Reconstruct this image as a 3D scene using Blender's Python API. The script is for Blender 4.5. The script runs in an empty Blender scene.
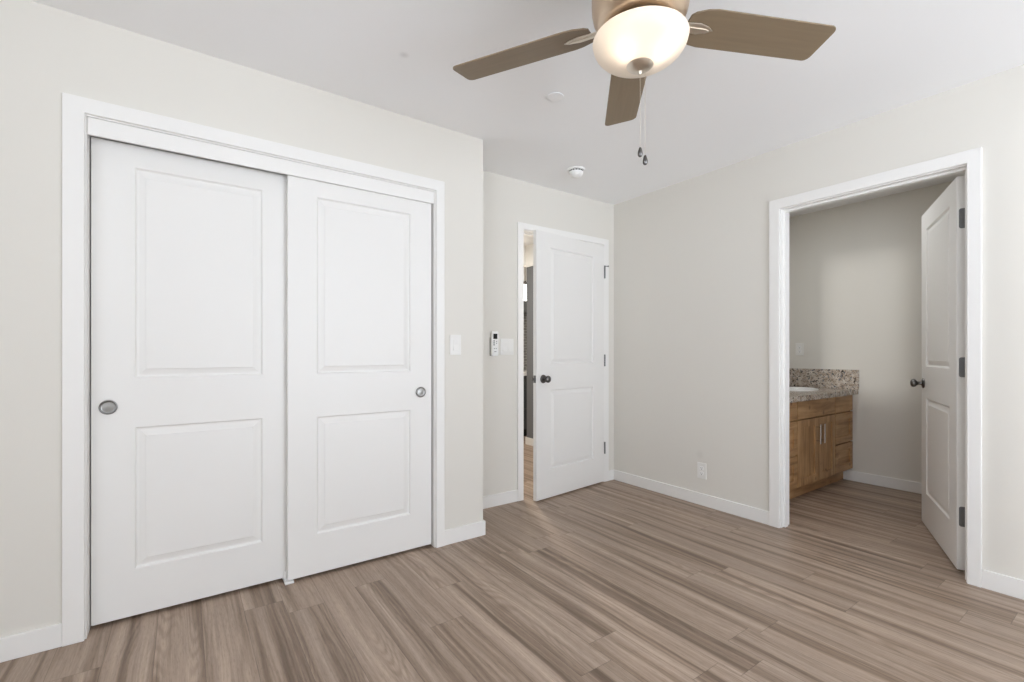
import bpy, bmesh, math, random
from mathutils import Vector, Matrix

# ------------------------------------------------------------------ camera, world, light, exposure
scene = bpy.context.scene
COL = scene.collection
YAW = 0.6136994
F_PX = 467.27
CAM_H = 1.12325

cam_data = bpy.data.cameras.new('camera')
cam = bpy.data.objects.new('camera', cam_data)
COL.objects.link(cam)
cam.location = (0, 0, CAM_H)
cam.rotation_euler = (math.pi / 2, 0, -YAW)
cam_data.sensor_width = 36.0
cam_data.lens = F_PX / 1024 * 36.0
cam_data.shift_y = (352.98 - 341.0) / 1024
cam_data.clip_start = 0.02
scene.camera = cam

scene.view_settings.view_transform = 'Standard'
scene.view_settings.look = 'None'
scene.view_settings.exposure = 0.0
scene.view_settings.gamma = 1.0
scene.view_settings.use_curve_mapping = False
scene.cycles.max_bounces = 14
scene.cycles.diffuse_bounces = 8
scene.cycles.transmission_bounces = 6
scene.cycles.sample_clamp_indirect = 6.0
scene.cycles.caustics_reflective = False
scene.cycles.caustics_refractive = False

SKY = 4.66        # bright overcast sky seen through the windows behind the camera
FAN_W = 0.155      # each of the two bulbs in the fan bowl
PENDANT_W = 14.0
HALL_W = 32.0

world = bpy.data.worlds.new('sky')
scene.world = world
world.use_nodes = True
wn, wl = world.node_tree.nodes, world.node_tree.links
bg = wn['Background']
wtc = wn.new('ShaderNodeTexCoord')
wsep = wn.new('ShaderNodeSeparateXYZ')
wramp = wn.new('ShaderNodeValToRGB')
wl.new(wtc.outputs['Generated'], wsep.inputs[0])
wmap = wn.new('ShaderNodeMapRange')
wmap.inputs['From Min'].default_value = -1
wl.new(wsep.outputs['Z'], wmap.inputs['Value'])
wl.new(wmap.outputs[0], wramp.inputs[0])
wramp.color_ramp.elements[0].position = 0.46
wramp.color_ramp.elements[0].color = (1.54, 1.67, 1.84, 1)     # lower half brighter than the sky, added to lift the ceiling
wramp.color_ramp.elements[1].position = 0.54
wramp.color_ramp.elements[1].color = (0.78, 0.85, 0.945, 1)
wl.new(wramp.outputs[0], bg.inputs['Color'])
bg.inputs['Strength'].default_value = SKY


# added sun beam, standing in for the fan lamp's patch in the bathroom
sun_data = bpy.data.lights.new('added_beam_sun', 'SUN')
sun_data.energy = 0.60
sun_data.color = (1.0, 0.98, 0.95)
sun_data.angle = math.radians(2.2)
sun = bpy.data.objects.new('added_beam_sun', sun_data)
sun.rotation_euler = Vector((1.0, 0.26, -0.022)).to_track_quat('-Z', 'Y').to_euler()
sun.location = (-5, -1, 2.4)
COL.objects.link(sun)

# unseen fill light added under the ceiling to brighten the bathroom
bl_data = bpy.data.lights.new('added_bathroom_fill', 'AREA')
bl_data.shape = 'DISK'
bl_data.size = 0.30
bl_data.energy = 5.2
bl_data.color = (0.96, 0.985, 1.0)
bl = bpy.data.objects.new('added_bathroom_fill', bl_data)
bl.location = (3.75, 1.45, 2.43)
COL.objects.link(bl)


def portal(loc, rot, sx, sy):
    """marks a window opening so that the sky behind it is sampled well"""
    l = bpy.data.lights.new('window_portal', 'AREA')
    l.shape = 'RECTANGLE'
    l.size, l.size_y = sx, sy
    l.cycles.is_portal = True
    o = bpy.data.objects.new('window_portal', l)
    o.location = loc
    o.rotation_euler = rot
    COL.objects.link(o)


U_L, V_B, U_R = -2.00, -2.20, 3.136       # bedroom: left wall, back wall, right wall
V_C, V_F = 2.463, 2.878                   # closet wall, entry wall
CEIL = 2.44
WIN_BACK = (0.60, 2.80, 0.08, 2.20)       # u0,u1,z0,z1
ADDED_WIN_SIDE = (-2.12, -0.92, 0.06, 2.36)     # unseen opening added in the left wall to brighten the right wall
ADDED_WIN_LEFT = (-0.60, 0.12, 0.85, 2.16)      # v0,v1,z0,z1; unseen opening added to shape the sun beam
portal(((WIN_BACK[0] + WIN_BACK[1]) / 2, V_B - 0.10, (WIN_BACK[2] + WIN_BACK[3]) / 2), (math.pi / 2, 0, 0),
       WIN_BACK[1] - WIN_BACK[0], WIN_BACK[3] - WIN_BACK[2])
portal((U_L - 0.10, (ADDED_WIN_LEFT[0] + ADDED_WIN_LEFT[1]) / 2, (ADDED_WIN_LEFT[2] + ADDED_WIN_LEFT[3]) / 2), (math.pi / 2, 0, -math.pi / 2),
       ADDED_WIN_LEFT[1] - ADDED_WIN_LEFT[0], ADDED_WIN_LEFT[3] - ADDED_WIN_LEFT[2])
portal((U_L - 0.10, (ADDED_WIN_SIDE[0] + ADDED_WIN_SIDE[1]) / 2, (ADDED_WIN_SIDE[2] + ADDED_WIN_SIDE[3]) / 2), (math.pi / 2, 0, -math.pi / 2),
       ADDED_WIN_SIDE[1] - ADDED_WIN_SIDE[0], ADDED_WIN_SIDE[3] - ADDED_WIN_SIDE[2])


# ------------------------------------------------------------------ materials
def srgb(r, g, b):
    f = lambda c: (c / 255 / 12.92) if c / 255 <= 0.04045 else ((c / 255 + 0.055) / 1.055) ** 2.4
    return (f(r), f(g), f(b), 1)


def new_mat(name, col=(0.8, 0.8, 0.8, 1), rough=0.5, metal=0.0, spec=0.5):
    m = bpy.data.materials.new(name)
    m.use_nodes = True
    b = m.node_tree.nodes['Principled BSDF']
    b.inputs['Base Color'].default_value = col
    b.inputs['Roughness'].default_value = rough
    b.inputs['Metallic'].default_value = metal
    b.inputs['Specular IOR Level'].default_value = spec
    return m


class NT:
    """tiny node helper"""
    def __init__(self, m):
        self.t = m.node_tree
        self.b = self.t.nodes['Principled BSDF']

    def n(self, kind, **kw):
        nd = self.t.nodes.new(kind)
        for k, v in kw.items():
            setattr(nd, k, v)
        return nd

    def l(self, a, b):
        self.t.links.new(a, b)

    def math(self, op, a, b=None, c=None):
        nd = self.n('ShaderNodeMath', operation=op)
        for i, x in enumerate((a, b, c)):
            if x is None:
                continue
            if isinstance(x, (int, float)):
                nd.inputs[i].default_value = x
            else:
                self.l(x, nd.inputs[i])
        return nd.outputs[0]

    def mix(self, fac, a, b, blend='MIX'):
        nd = self.n('ShaderNodeMix', data_type='RGBA', blend_type=blend)
        for i, x in ((0, fac), (6, a), (7, b)):
            if isinstance(x, (int, float)):
                nd.inputs[i].default_value = x
            elif isinstance(x, tuple):
                nd.inputs[i].default_value = x
            else:
                self.l(x, nd.inputs[i])
        return nd.outputs[2]

    def ramp(self, fac, stops):
        nd = self.n('ShaderNodeValToRGB')
        e = nd.color_ramp.elements
        while len(e) < len(stops):
            e.new(0.5)
        for el, (p, c) in zip(e, stops):
            el.position = p
            el.color = c
        self.l(fac, nd.inputs[0])
        return nd.outputs[0]

    def noise(self, vec, scale, detail=4, rough=0.55, dist=0.0):
        nd = self.n('ShaderNodeTexNoise')
        nd.inputs['Scale'].default_value = scale
        nd.inputs['Detail'].default_value = detail
        nd.inputs['Roughness'].default_value = rough
        nd.inputs['Distortion'].default_value = dist
        self.l(vec, nd.inputs['Vector'])
        return nd.outputs[0]

    def comb(self, x, y, z):
        nd = self.n('ShaderNodeCombineXYZ')
        for i, v in enumerate((x, y, z)):
            if isinstance(v, (int, float)):
                nd.inputs[i].default_value = v
            else:
                self.l(v, nd.inputs[i])
        return nd.outputs[0]

    def bump(self, height, strength, dist=0.002):
        nd = self.n('ShaderNodeBump')
        nd.inputs['Strength'].default_value = strength
        nd.inputs['Distance'].default_value = dist
        self.l(height, nd.inputs['Height'])
        self.l(nd.outputs[0], self.b.inputs['Normal'])


def paint_mat(name, col, rough, bump=0.05, spec=0.3, smudges=()):
    m = new_mat(name, col, rough, 0, spec)
    k = NT(m)
    tc = k.n('ShaderNodeTexCoord').outputs['Object']
    if bump:
        k.bump(k.noise(tc, 260, 2), bump, 0.001)
    c = None
    for (p, r, dark) in smudges:            # scuff marks that belong to the surface
        v = k.n('ShaderNodeVectorMath', operation='DISTANCE')
        k.l(tc, v.inputs[0])
        v.inputs[1].default_value = p
        mr = k.n('ShaderNodeMapRange', interpolation_type='SMOOTHSTEP')
        mr.inputs['From Min'].default_value = 0
        mr.inputs['From Max'].default_value = r
        mr.inputs['To Min'].default_value = dark
        mr.inputs['To Max'].default_value = 1.0
        k.l(v.outputs['Value'], mr.inputs['Value'])
        c = k.mix(1.0, c if c else col, mr.outputs[0], 'MULTIPLY')
    if c:
        k.l(c, k.b.inputs['Base Color'])
    return m


M_WALL = paint_mat('greige_wall_paint', (0.745, 0.722, 0.672, 1), 0.75, 0.06, 0.2,
                   [((3.136, 2.03, 0.367), 0.045, 0.93)])
M_CEIL = paint_mat('ceiling_paint', (0.92, 0.925, 0.935, 1), 0.9, 0.05, 0.1, [((0.799, 1.963, 2.44), 0.03, 0.84)])
M_TRIM = paint_mat('white_trim_paint', (0.85, 0.84, 0.82, 1), 0.42, 0.0, 0.4)
M_DOOR = paint_mat('white_door_paint', (0.835, 0.825, 0.805, 1), 0.40, 0.03, 0.4)
M_PLASTIC = new_mat('white_plastic', (0.82, 0.81, 0.785, 1), 0.35)
M_PLASTIC2 = new_mat('bright_white_plastic', (0.88, 0.88, 0.87, 1), 0.35)
M_DARK = new_mat('dark_slot', (0.02, 0.02, 0.02, 1), 0.5)
M_LCD = new_mat('dark_lcd', (0.012, 0.014, 0.013, 1), 0.12)
M_GREY = new_mat('grey_button', (0.32, 0.32, 0.32, 1), 0.5)
M_SHADOWGREY = new_mat('shaded_grey_plastic', (0.36, 0.35, 0.33, 1), 0.5)  # side shadow of the remote's holder, put into its colour
M_NICKEL = new_mat('satin_nickel', (0.50, 0.48, 0.45, 1), 0.28, 1.0)
M_PULL = new_mat('brushed_steel', (0.30, 0.295, 0.285, 1), 0.30, 1.0)
M_DARKMETAL = new_mat('dark_pewter', (0.16, 0.155, 0.15, 1), 0.28, 1.0)
M_HINGE = new_mat('hinge_steel', (0.20, 0.20, 0.20, 1), 0.45, 0.8)
M_CHROME = new_mat('chrome', (0.75, 0.75, 0.76, 1), 0.1, 1.0)
M_CERAMIC = new_mat('white_ceramic', (0.88, 0.88, 0.87, 1), 0.12)
M_WOODDARK = new_mat('shadow_gap', (0.05, 0.03, 0.02, 1), 0.8)


def brushed_mat(name, col, rough=0.33):
    m = new_mat(name, col, rough, 1.0)
    k = NT(m)
    tc = k.n('ShaderNodeTexCoord').outputs['Object']
    mp = k.n('ShaderNodeMapping')
    mp.inputs['Scale'].default_value = (6, 6, 260)
    k.l(tc, mp.inputs[0])
    n = k.noise(mp.outputs[0], 3, 3)
    k.l(k.ramp(n, [(0.3, (rough - 0.06,) * 3 + (1,)), (0.7, (rough + 0.08,) * 3 + (1,))]), k.b.inputs['Roughness'])
    return m


M_BRONZE = brushed_mat('brushed_champagne_metal', (0.62, 0.49, 0.37, 1))
M_FANNICKEL = brushed_mat('brushed_nickel', (0.72, 0.65, 0.56, 1), 0.34)


def floor_mat():
    m = new_mat('grey_brown_plank_floor', rough=0.42, spec=0.35)
    k = NT(m)
    W, L = 0.152, 1.22
    tc = k.n('ShaderNodeTexCoord').outputs['Object']
    sp = k.n('ShaderNodeSeparateXYZ')
    k.l(tc, sp.inputs[0])
    x, y = sp.outputs[0], sp.outputs[1]
    row_f = k.math('DIVIDE', k.math('ADD', x, 30.03), W)
    row = k.math('FLOOR', row_f)
    fx = k.math('FRACT', row_f)
    wn1 = k.n('ShaderNodeTexWhiteNoise', noise_dimensions='1D')
    k.l(row, wn1.inputs['W'])
    yf = k.math('ADD', k.math('DIVIDE', k.math('ADD', y, 30.0), L), wn1.outputs['Value'])
    col_i = k.math('FLOOR', yf)
    fy = k.math('FRACT', yf)
    wn2 = k.n('ShaderNodeTexWhiteNoise', noise_dimensions='2D')
    k.l(k.comb(row, col_i, 0), wn2.inputs['Vector'])
    rnd = wn2.outputs['Value']
    # every plank gets its own piece of the grain
    off = k.math('MULTIPLY', rnd, 57.0)
    gx = k.math('ADD', x, off)
    # slight sideways drift of the grain
    drift = k.noise(k.comb(k.math('MULTIPLY', gx, 3.0), k.math('MULTIPLY', y, 1.3), off), 1.0, 2)
    gxd = k.math('ADD', gx, k.math('MULTIPLY', k.math('SUBTRACT', drift, 0.5), 0.040))
    band = k.noise(k.comb(k.math('MULTIPLY', gxd, 24.0), k.math('MULTIPLY', y, 0.40), off), 1.0, 3, 0.55)
    fine = k.noise(k.comb(k.math('MULTIPLY', gxd, 110.0), k.math('MULTIPLY', y, 3.0), off), 1.0, 5, 0.68)
    pore = k.noise(k.comb(k.math('MULTIPLY', gxd, 260.0), k.math('MULTIPLY', y, 26.0), off), 1.0, 4, 0.65)
    # cathedral figure in the darker heartwood streaks
    arch = k.noise(k.comb(k.math('MULTIPLY', gx, 8.0), k.math('MULTIPLY', y, 0.95), k.math('ADD', off, 3.0)), 1.0, 1, 0.4)
    wob = k.math('MULTIPLY', k.math('SUBTRACT', fine, 0.5), 0.022)
    rings = k.math('ADD', k.math('MULTIPLY', k.math('SINE', k.math('MULTIPLY', k.math('ADD', arch, wob), 120.0)), 0.5), 0.5)
    base = k.ramp(band, [(0.30, srgb(114, 97, 83)), (0.42, srgb(141, 123, 108)), (0.50, srgb(160, 142, 127)),
                         (0.60, srgb(168, 150, 135)), (0.74, srgb(186, 168, 153))])
    tone = k.ramp(rnd, [(0.0, (0.945, 0.925, 0.905, 1)), (0.5, (1.03, 1.01, 0.99, 1)), (1.0, (1.11, 1.09, 1.07, 1))])
    c = k.mix(1.0, base, tone, 'MULTIPLY')
    c = k.mix(0.75, c, k.ramp(fine, [(0.28, (0.66, 0.64, 0.62, 1)), (0.52, (1, 1, 1, 1)), (0.75, (1.14, 1.14, 1.15, 1))]),
              'MULTIPLY')
    c = k.mix(0.8, c, k.ramp(pore, [(0.30, (0.74, 0.72, 0.70, 1)), (0.45, (0.98, 0.98, 0.98, 1)), (0.70, (1.10, 1.10, 1.10, 1))]), 'MULTIPLY')
    heart = k.ramp(k.noise(k.comb(k.math('MULTIPLY', gx, 11.0), k.math('MULTIPLY', y, 0.9), k.math('ADD', off, 9.0)), 1.0, 1, 0.4),
                   [(0.50, (0, 0, 0, 1)), (0.62, (1, 1, 1, 1))])
    wavec = k.ramp(rings, [(0.05, (0.82, 0.80, 0.77, 1)), (0.5, (1.0, 1.0, 1.0, 1)), (0.9, (1.09, 1.09, 1.09, 1))])
    c = k.mix(k.math('MULTIPLY', heart, 0.75), c, k.mix(1.0, c, wavec, 'MULTIPLY'))
    # seams
    ex = k.math('MINIMUM', fx, k.math('SUBTRACT', 1.0, fx))
    ey = k.math('MINIMUM', fy, k.math('SUBTRACT', 1.0, fy))
    sx = k.math('LESS_THAN', k.math('MULTIPLY', ex, W), 0.0011)
    sy = k.math('LESS_THAN', k.math('MULTIPLY', ey, L), 0.0013)
    seam = k.math('MAXIMUM', sx, sy)
    c = k.mix(k.math('MULTIPLY', seam, 0.42), c, srgb(74, 62, 53))
    k.l(c, k.b.inputs['Base Color'])
    k.l(k.ramp(fine, [(0.2, (0.36,) * 3 + (1,)), (0.8, (0.48,) * 3 + (1,))]), k.b.inputs['Roughness'])
    hgt = k.math('SUBTRACT', k.math('MULTIPLY', fine, 0.3), seam)
    k.bump(hgt, 0.25, 0.001)
    return m


M_FLOOR = floor_mat()


def wood_mat(name, axis='Z', dark=srgb(142, 106, 70), mid=srgb(186, 146, 103), light=srgb(206, 169, 126)):
    m = new_mat(name, rough=0.42, spec=0.3)
    k = NT(m)
    tc = k.n('ShaderNodeTexCoord').outputs['Object']
    mp = k.n('ShaderNodeMapping')
    s = {'Z': (22, 22, 1.8), 'X': (1.8, 22, 22), 'Y': (22, 1.8, 22)}[axis]
    mp.inputs['Scale'].default_value = s
    oi = k.n('ShaderNodeObjectInfo')
    ad = k.n('ShaderNodeVectorMath', operation='ADD')
    k.l(tc, ad.inputs[0])
    k.l(k.comb(k.math('MULTIPLY', oi.outputs['Random'], 9.0), 0.0, k.math('MULTIPLY', oi.outputs['Random'], 5.0)), ad.inputs[1])
    k.l(ad.outputs[0], mp.inputs[0])
    n1 = k.noise(mp.outputs[0], 1.0, 5, 0.6, 0.6)
    big = k.noise(ad.outputs[0], 6.0, 2)
    c = k.ramp(n1, [(0.28, dark), (0.5, mid), (0.72, light)])
    c = k.mix(0.7, c, k.ramp(big, [(0.3, (0.80, 0.77, 0.73, 1)), (0.6, (1.05, 1.05, 1.05, 1))]), 'MULTIPLY')
    # knots
    vo = k.n('ShaderNodeTexVoronoi')
    vo.inputs['Scale'].default_value = 5.5
    k.l(ad.outputs[0], vo.inputs['Vector'])
    kn = k.ramp(vo.outputs['Distance'], [(0.03, (0.22, 0.14, 0.09, 1)), (0.13, (1, 1, 1, 1))])
    c = k.mix(0.85, c, kn, 'MULTIPLY')
    k.l(c, k.b.inputs['Base Color'])
    k.bump(n1, 0.08, 0.001)
    return m


M_ALDER_V = wood_mat('knotty_alder_upright_grain', 'Z')
M_ALDER_H = wood_mat('knotty_alder_level_grain', 'X')


def granite_mat():
    m = new_mat('speckled_granite', rough=0.18)
    k = NT(m)
    tc = k.n('ShaderNodeTexCoord').outputs['Object']
    n1 = k.noise(tc, 26, 6, 0.7)
    c = k.ramp(n1, [(0.30, srgb(128, 118, 110)), (0.42, srgb(178, 162, 146)), (0.55, srgb(206, 196, 184)), (0.7, srgb(222, 216, 208))])
    for sc, thr, col in ((62, 0.63, srgb(58, 54, 54)), (90, 0.63, srgb(136, 114, 98)), (48, 0.63, srgb(120, 122, 126)), (130, 0.65, srgb(44, 42, 42))):
        nn = k.noise(tc, sc, 2, 0.5)
        mk = k.ramp(nn, [(thr - 0.015, (0, 0, 0, 1)), (thr + 0.015, (1, 1, 1, 1))])
        c = k.mix(mk, c, col)
    k.l(c, k.b.inputs['Base Color'])
    return m


M_GRANITE = granite_mat()


def blade_mat():
    m = new_mat('taupe_fan_blade', rough=0.45, spec=0.35)
    k = NT(m)
    tc = k.n('ShaderNodeTexCoord').outputs['Object']
    mp = k.n('ShaderNodeMapping')
    mp.inputs['Scale'].default_value = (2, 40, 40)
    k.l(tc, mp.inputs[0])
    n = k.noise(mp.outputs[0], 1.5, 4)
    k.l(k.ramp(n, [(0.3, (0.215, 0.160, 0.102, 1)), (0.7, (0.245, 0.184, 0.120, 1))]), k.b.inputs['Base Color'])
    return m


M_BLADE = blade_mat()


def glass_mat():
    m = bpy.data.materials.new('frosted_bowl_glass')
    m.use_nodes = True
    t = m.node_tree
    out = t.nodes['Material Output']
    pb = t.nodes['Principled BSDF']
    pb.inputs['Base Color'].default_value = (0.93, 0.90, 0.86, 1)
    pb.inputs['Roughness'].default_value = 0.35
    tr = t.nodes.new('ShaderNodeBsdfTranslucent')
    tr.inputs['Color'].default_value = (0.98, 0.90, 0.80, 1)
    mx = t.nodes.new('ShaderNodeMixShader')
    mx.inputs[0].default_value = 0.55
    t.links.new(pb.outputs[0], mx.inputs[1])
    t.links.new(tr.outputs[0], mx.inputs[2])
    t.links.new(mx.outputs[0], out.inputs[0])
    return m


M_BOWL = glass_mat()


def emit_mat(name, col, strength):
    m = new_mat(name, (0.9, 0.9, 0.9, 1), 0.4)
    b = m.node_tree.nodes['Principled BSDF']
    b.inputs['Emission Color'].default_value = col
    b.inputs['Emission Strength'].default_value = strength
    return m


M_BULB = emit_mat('lit_bulb', (1, 0.84, 0.70, 1), 3.2)
M_PENDANT = emit_mat('lit_pendant_glass', (1, 0.95, 0.88, 1), 2.5)
M_KCAB = new_mat('charcoal_cabinet_paint', (0.07, 0.075, 0.078, 1), 0.45)
M_KTOP = new_mat('white_quartz', (0.85, 0.85, 0.84, 1), 0.2)
M_HALLGREY = paint_mat('grey_hall_paint', (0.165, 0.17, 0.18, 1), 0.7, 0.03)


def tile_mat():
    m = new_mat('grey_backsplash_tile', rough=0.25)
    k = NT(m)
    tc = k.n('ShaderNodeTexCoord').outputs['Object']
    mp = k.n('ShaderNodeMapping')
    mp.inputs['Rotation'].default_value = (math.pi / 2, 0, 0)
    k.l(tc, mp.inputs[0])
    br = k.n('ShaderNodeTexBrick')
    br.inputs['Scale'].default_value = 6.0
    br.inputs['Color1'].default_value = (0.16, 0.16, 0.16, 1)
    br.inputs['Color2'].default_value = (0.21, 0.21, 0.205, 1)
    br.inputs['Mortar'].default_value = (0.45, 0.45, 0.44, 1)
    br.inputs['Mortar Size'].default_value = 0.015
    k.l(mp.outputs[0], br.inputs['Vector'])
    k.l(br.outputs[0], k.b.inputs['Base Color'])
    return m


M_TILE = tile_mat()


# ------------------------------------------------------------------ mesh helpers
def bm_obj(name, bm, mat, parent=None, smooth=False, bevel=0.0, segs=2, mtx=None):
    """links a bmesh as ONE mesh object"""
    bmesh.ops.remove_doubles(bm, verts=bm.verts, dist=1e-6)
    bmesh.ops.recalc_face_normals(bm, faces=bm.faces)
    if bevel:
        es = [e for e in bm.edges if len(e.link_faces) == 2 and e.calc_face_angle(0) > 0.6]
        bmesh.ops.bevel(bm, geom=es, offset=bevel, segments=segs, affect='EDGES', profile=0.5)
    if mtx is not None:
        bm.transform(mtx)
    me = bpy.data.meshes.new(name)
    bm.to_mesh(me)
    bm.free()
    me.materials.append(mat)
    if smooth:
        for p in me.polygons:
            p.use_smooth = True
        me.set_sharp_from_angle(angle=math.radians(38))
    o = bpy.data.objects.new(name, me)
    COL.objects.link(o)
    if parent is not None:
        o.parent = parent
    return o


def box(bm, x0, x1, y0, y1, z0, z1):
    v = [bm.verts.new(p) for p in ((x0, y0, z0), (x1, y0, z0), (x1, y1, z0), (x0, y1, z0),
                                   (x0, y0, z1), (x1, y0, z1), (x1, y1, z1), (x0, y1, z1))]
    for f in ((0, 3, 2, 1), (4, 5, 6, 7), (0, 1, 5, 4), (1, 2, 6, 5), (2, 3, 7, 6), (3, 0, 4, 7)):
        bm.faces.new([v[i] for i in f])


def boxes(name, mat, lst, parent=None, bevel=0.0, segs=2):
    """several boxes in one mesh; bevelled one by one"""
    out = bmesh.new()
    for b in lst:
        t = bmesh.new()
        box(t, *b)
        bmesh.ops.recalc_face_normals(t, faces=t.faces)
        if bevel:
            bmesh.ops.bevel(t, geom=t.edges[:], offset=bevel, segments=segs, affect='EDGES', profile=0.5)
        me = bpy.data.meshes.new('tmp')
        t.to_mesh(me)
        t.free()
        out.from_mesh(me)
        bpy.data.meshes.remove(me)
    me = bpy.data.meshes.new(name)
    out.to_mesh(me)
    out.free()
    me.materials.append(mat)
    o = bpy.data.objects.new(name, me)
    COL.objects.link(o)
    if parent is not None:
        o.parent = parent
    return o


def lathe_bm(profile, n=40, axis='Z', close=True):
    """profile: list of (r, h) from one end to the other"""
    bm = bmesh.new()
    rings = []
    for r, hh in profile:
        if r < 1e-6:
            rings.append([bm.verts.new((0, 0, hh))])
        else:
            rings.append([bm.verts.new((r * math.cos(2 * math.pi * i / n), r * math.sin(2 * math.pi * i / n), hh)) for i in range(n)])
    for a, b in zip(rings, rings[1:]):
        for i in range(n):
            j = (i + 1) % n
            if len(a) == 1 and len(b) == 1:
                continue
            if len(a) == 1:
                bm.faces.new((a[0], b[i], b[j]))
            elif len(b) == 1:
                bm.faces.new((a[i], a[j], b[0]))
            else:
                bm.faces.new((a[i], a[j], b[j], b[i]))
    if close:
        for ring in (rings[0], rings[-1]):
            if len(ring) > 1:
                bm.faces.new(ring)
    return bm


def to_dir(d, loc=(0, 0, 0)):
    """matrix taking local +Z to direction d at loc"""
    q = Vector((0, 0, 1)).rotation_difference(Vector(d).normalized())
    return Matrix.Translation(loc) @ q.to_matrix().to_4x4()


def tube_bm(pts, r, n=10):
    bm = bmesh.new()
    pts = [Vector(p) for p in pts]
    rings = []
    prev = None
    for i, p in enumerate(pts):
        t = (pts[min(i + 1, len(pts) - 1)] - pts[max(i - 1, 0)]).normalized()
        if prev is None:
            a = t.orthogonal().normalized()
        else:
            a = (prev - t * prev.dot(t)).normalized()
        prev = a
        b = t.cross(a)
        rr = r[i] if isinstance(r, (list, tuple)) else r
        rings.append([bm.verts.new(p + a * rr * math.cos(2 * math.pi * k / n) + b * rr * math.sin(2 * math.pi * k / n)) for k in range(n)])
    for A, B in zip(rings, rings[1:]):
        for k in range(n):
            bm.faces.new((A[k], A[(k + 1) % n], B[(k + 1) % n], B[k]))
    bm.faces.new(rings[0])
    bm.faces.new(rings[-1])
    return bm


def tag(o, label, cat, group=None, kind=None):
    o['label'] = label
    o['category'] = cat
    if group:
        o['group'] = group
    if kind:
        o['kind'] = kind
    return o


def empty(name, loc=(0, 0, 0), rz=0.0):
    o = bpy.data.objects.new(name, None)
    o.empty_display_size = 0.1
    o.location = loc
    o.rotation_euler = (0, 0, rz)
    COL.objects.link(o)
    return o


def struct(name, mat, lst, label, cat, bevel=0.0):
    return tag(boxes(name, mat, lst, None, bevel), label, cat, None, 'structure')


# ------------------------------------------------------------------ the setting
T = 0.115
U_RO = U_R + T
U_BATH = 4.82
struct('floor', M_FLOOR, [(-2.12, 5.7, -2.35, 6.15, -0.12, 0.0)], 'grey brown wood plank floor running through bedroom, bathroom and hall', 'floor')
struct('ceiling', M_CEIL, [(-2.12, 5.7, -2.35, 6.15, CEIL, CEIL + 0.12)], 'flat white painted ceiling above the fan', 'ceiling')

u0, u1, z0, z1 = WIN_BACK
struct('wall_back', M_WALL, [(U_L, 5.585, V_B - T, V_B, 0, z0), (U_L, 5.585, V_B - T, V_B, z1, CEIL), (U_L, u0, V_B - T, V_B, z0, z1),
                             (u1, 5.585, V_B - T, V_B, z0, z1)], 'greige wall behind the camera with a wide window', 'wall')
w = boxes('window_1', M_TRIM, [(u0, u1, V_B - 0.09, V_B - 0.03, z0, z0 + 0.045), (u0, u1, V_B - 0.09, V_B - 0.03, z1 - 0.045, z1),
                               (u0, u0 + 0.045, V_B - 0.09, V_B - 0.03, z0 + 0.045, z1 - 0.045),
                               (u1 - 0.045, u1, V_B - 0.09, V_B - 0.03, z0 + 0.045, z1 - 0.045),
                               ((u0 + u1) / 2 - 0.025, (u0 + u1) / 2 + 0.025, V_B - 0.09, V_B - 0.03, z0 + 0.045, z1 - 0.045)], None, 0.004)
tag(w, 'white sliding window frame in the wall behind the camera', 'window', None, 'structure')
v0, v1, z0, z1 = ADDED_WIN_LEFT
struct('wall_left', M_WALL, [(U_L - T, U_L, v0, v1, 0, z0), (U_L - T, U_L, v0, v1, z1, CEIL), (U_L - T, U_L, -2.315, ADDED_WIN_SIDE[0], 0, CEIL),
                             (U_L - T, U_L, ADDED_WIN_SIDE[0], ADDED_WIN_SIDE[1], 0, ADDED_WIN_SIDE[2]), (U_L - T, U_L, ADDED_WIN_SIDE[0], ADDED_WIN_SIDE[1], ADDED_WIN_SIDE[3], CEIL),
                             (U_L - T, U_L, ADDED_WIN_SIDE[1], v0, 0, CEIL), (U_L - T, U_L, v1, 6.1, 0, CEIL)], 'greige wall on the camera side with two added windows', 'wall')
w = boxes('added_window_2', M_TRIM, [(U_L - 0.09, U_L - 0.03, v0, v1, z0, z0 + 0.045), (U_L - 0.09, U_L - 0.03, v0, v1, z1 - 0.045, z1),
                               (U_L - 0.09, U_L - 0.03, v0, v0 + 0.045, z0 + 0.045, z1 - 0.045),
                               (U_L - 0.09, U_L - 0.03, v1 - 0.045, v1, z0 + 0.045, z1 - 0.045)], None, 0.004)
tag(w, 'unseen white window frame added in the wall left of the camera', 'window', None, 'structure')
a0, a1, z0, z1 = ADDED_WIN_SIDE
w = boxes('added_window_3', M_TRIM, [(U_L - 0.09, U_L - 0.03, a0, a1, z0, z0 + 0.045), (U_L - 0.09, U_L - 0.03, a0, a1, z1 - 0.045, z1),
                               (U_L - 0.09, U_L - 0.03, a0, a0 + 0.045, z0 + 0.045, z1 - 0.045),
                               (U_L - 0.09, U_L - 0.03, a1 - 0.045, a1, z0 + 0.045, z1 - 0.045)], None, 0.004)
tag(w, 'tall unseen white window frame added in the left wall near the back corner', 'window', None, 'structure')

# closet wall with its alcove return
CL0, CL1, CLZ = -0.309, 1.188, 2.055           # finished closet opening
J = 0.018
U_C = 1.516
struct('wall_front', M_WALL, [(U_L, CL0 - J, V_C, V_C + T, 0, CEIL), (CL1 + J, U_C, V_C, V_C + T, 0, CEIL),
                              (CL0 - J, CL1 + J, V_C, V_C + T, CLZ + J, CEIL), (U_C - T, U_C, V_C + T, 6.0, 0, CEIL)],
       'greige closet wall with an outside corner beside the entry alcove', 'wall')
struct('wall_closet', M_WALL, [(U_L, U_C - T, 3.15, 3.25, 0, CEIL)], 'greige back wall inside the closet behind the sliding doors', 'wall')
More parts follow.
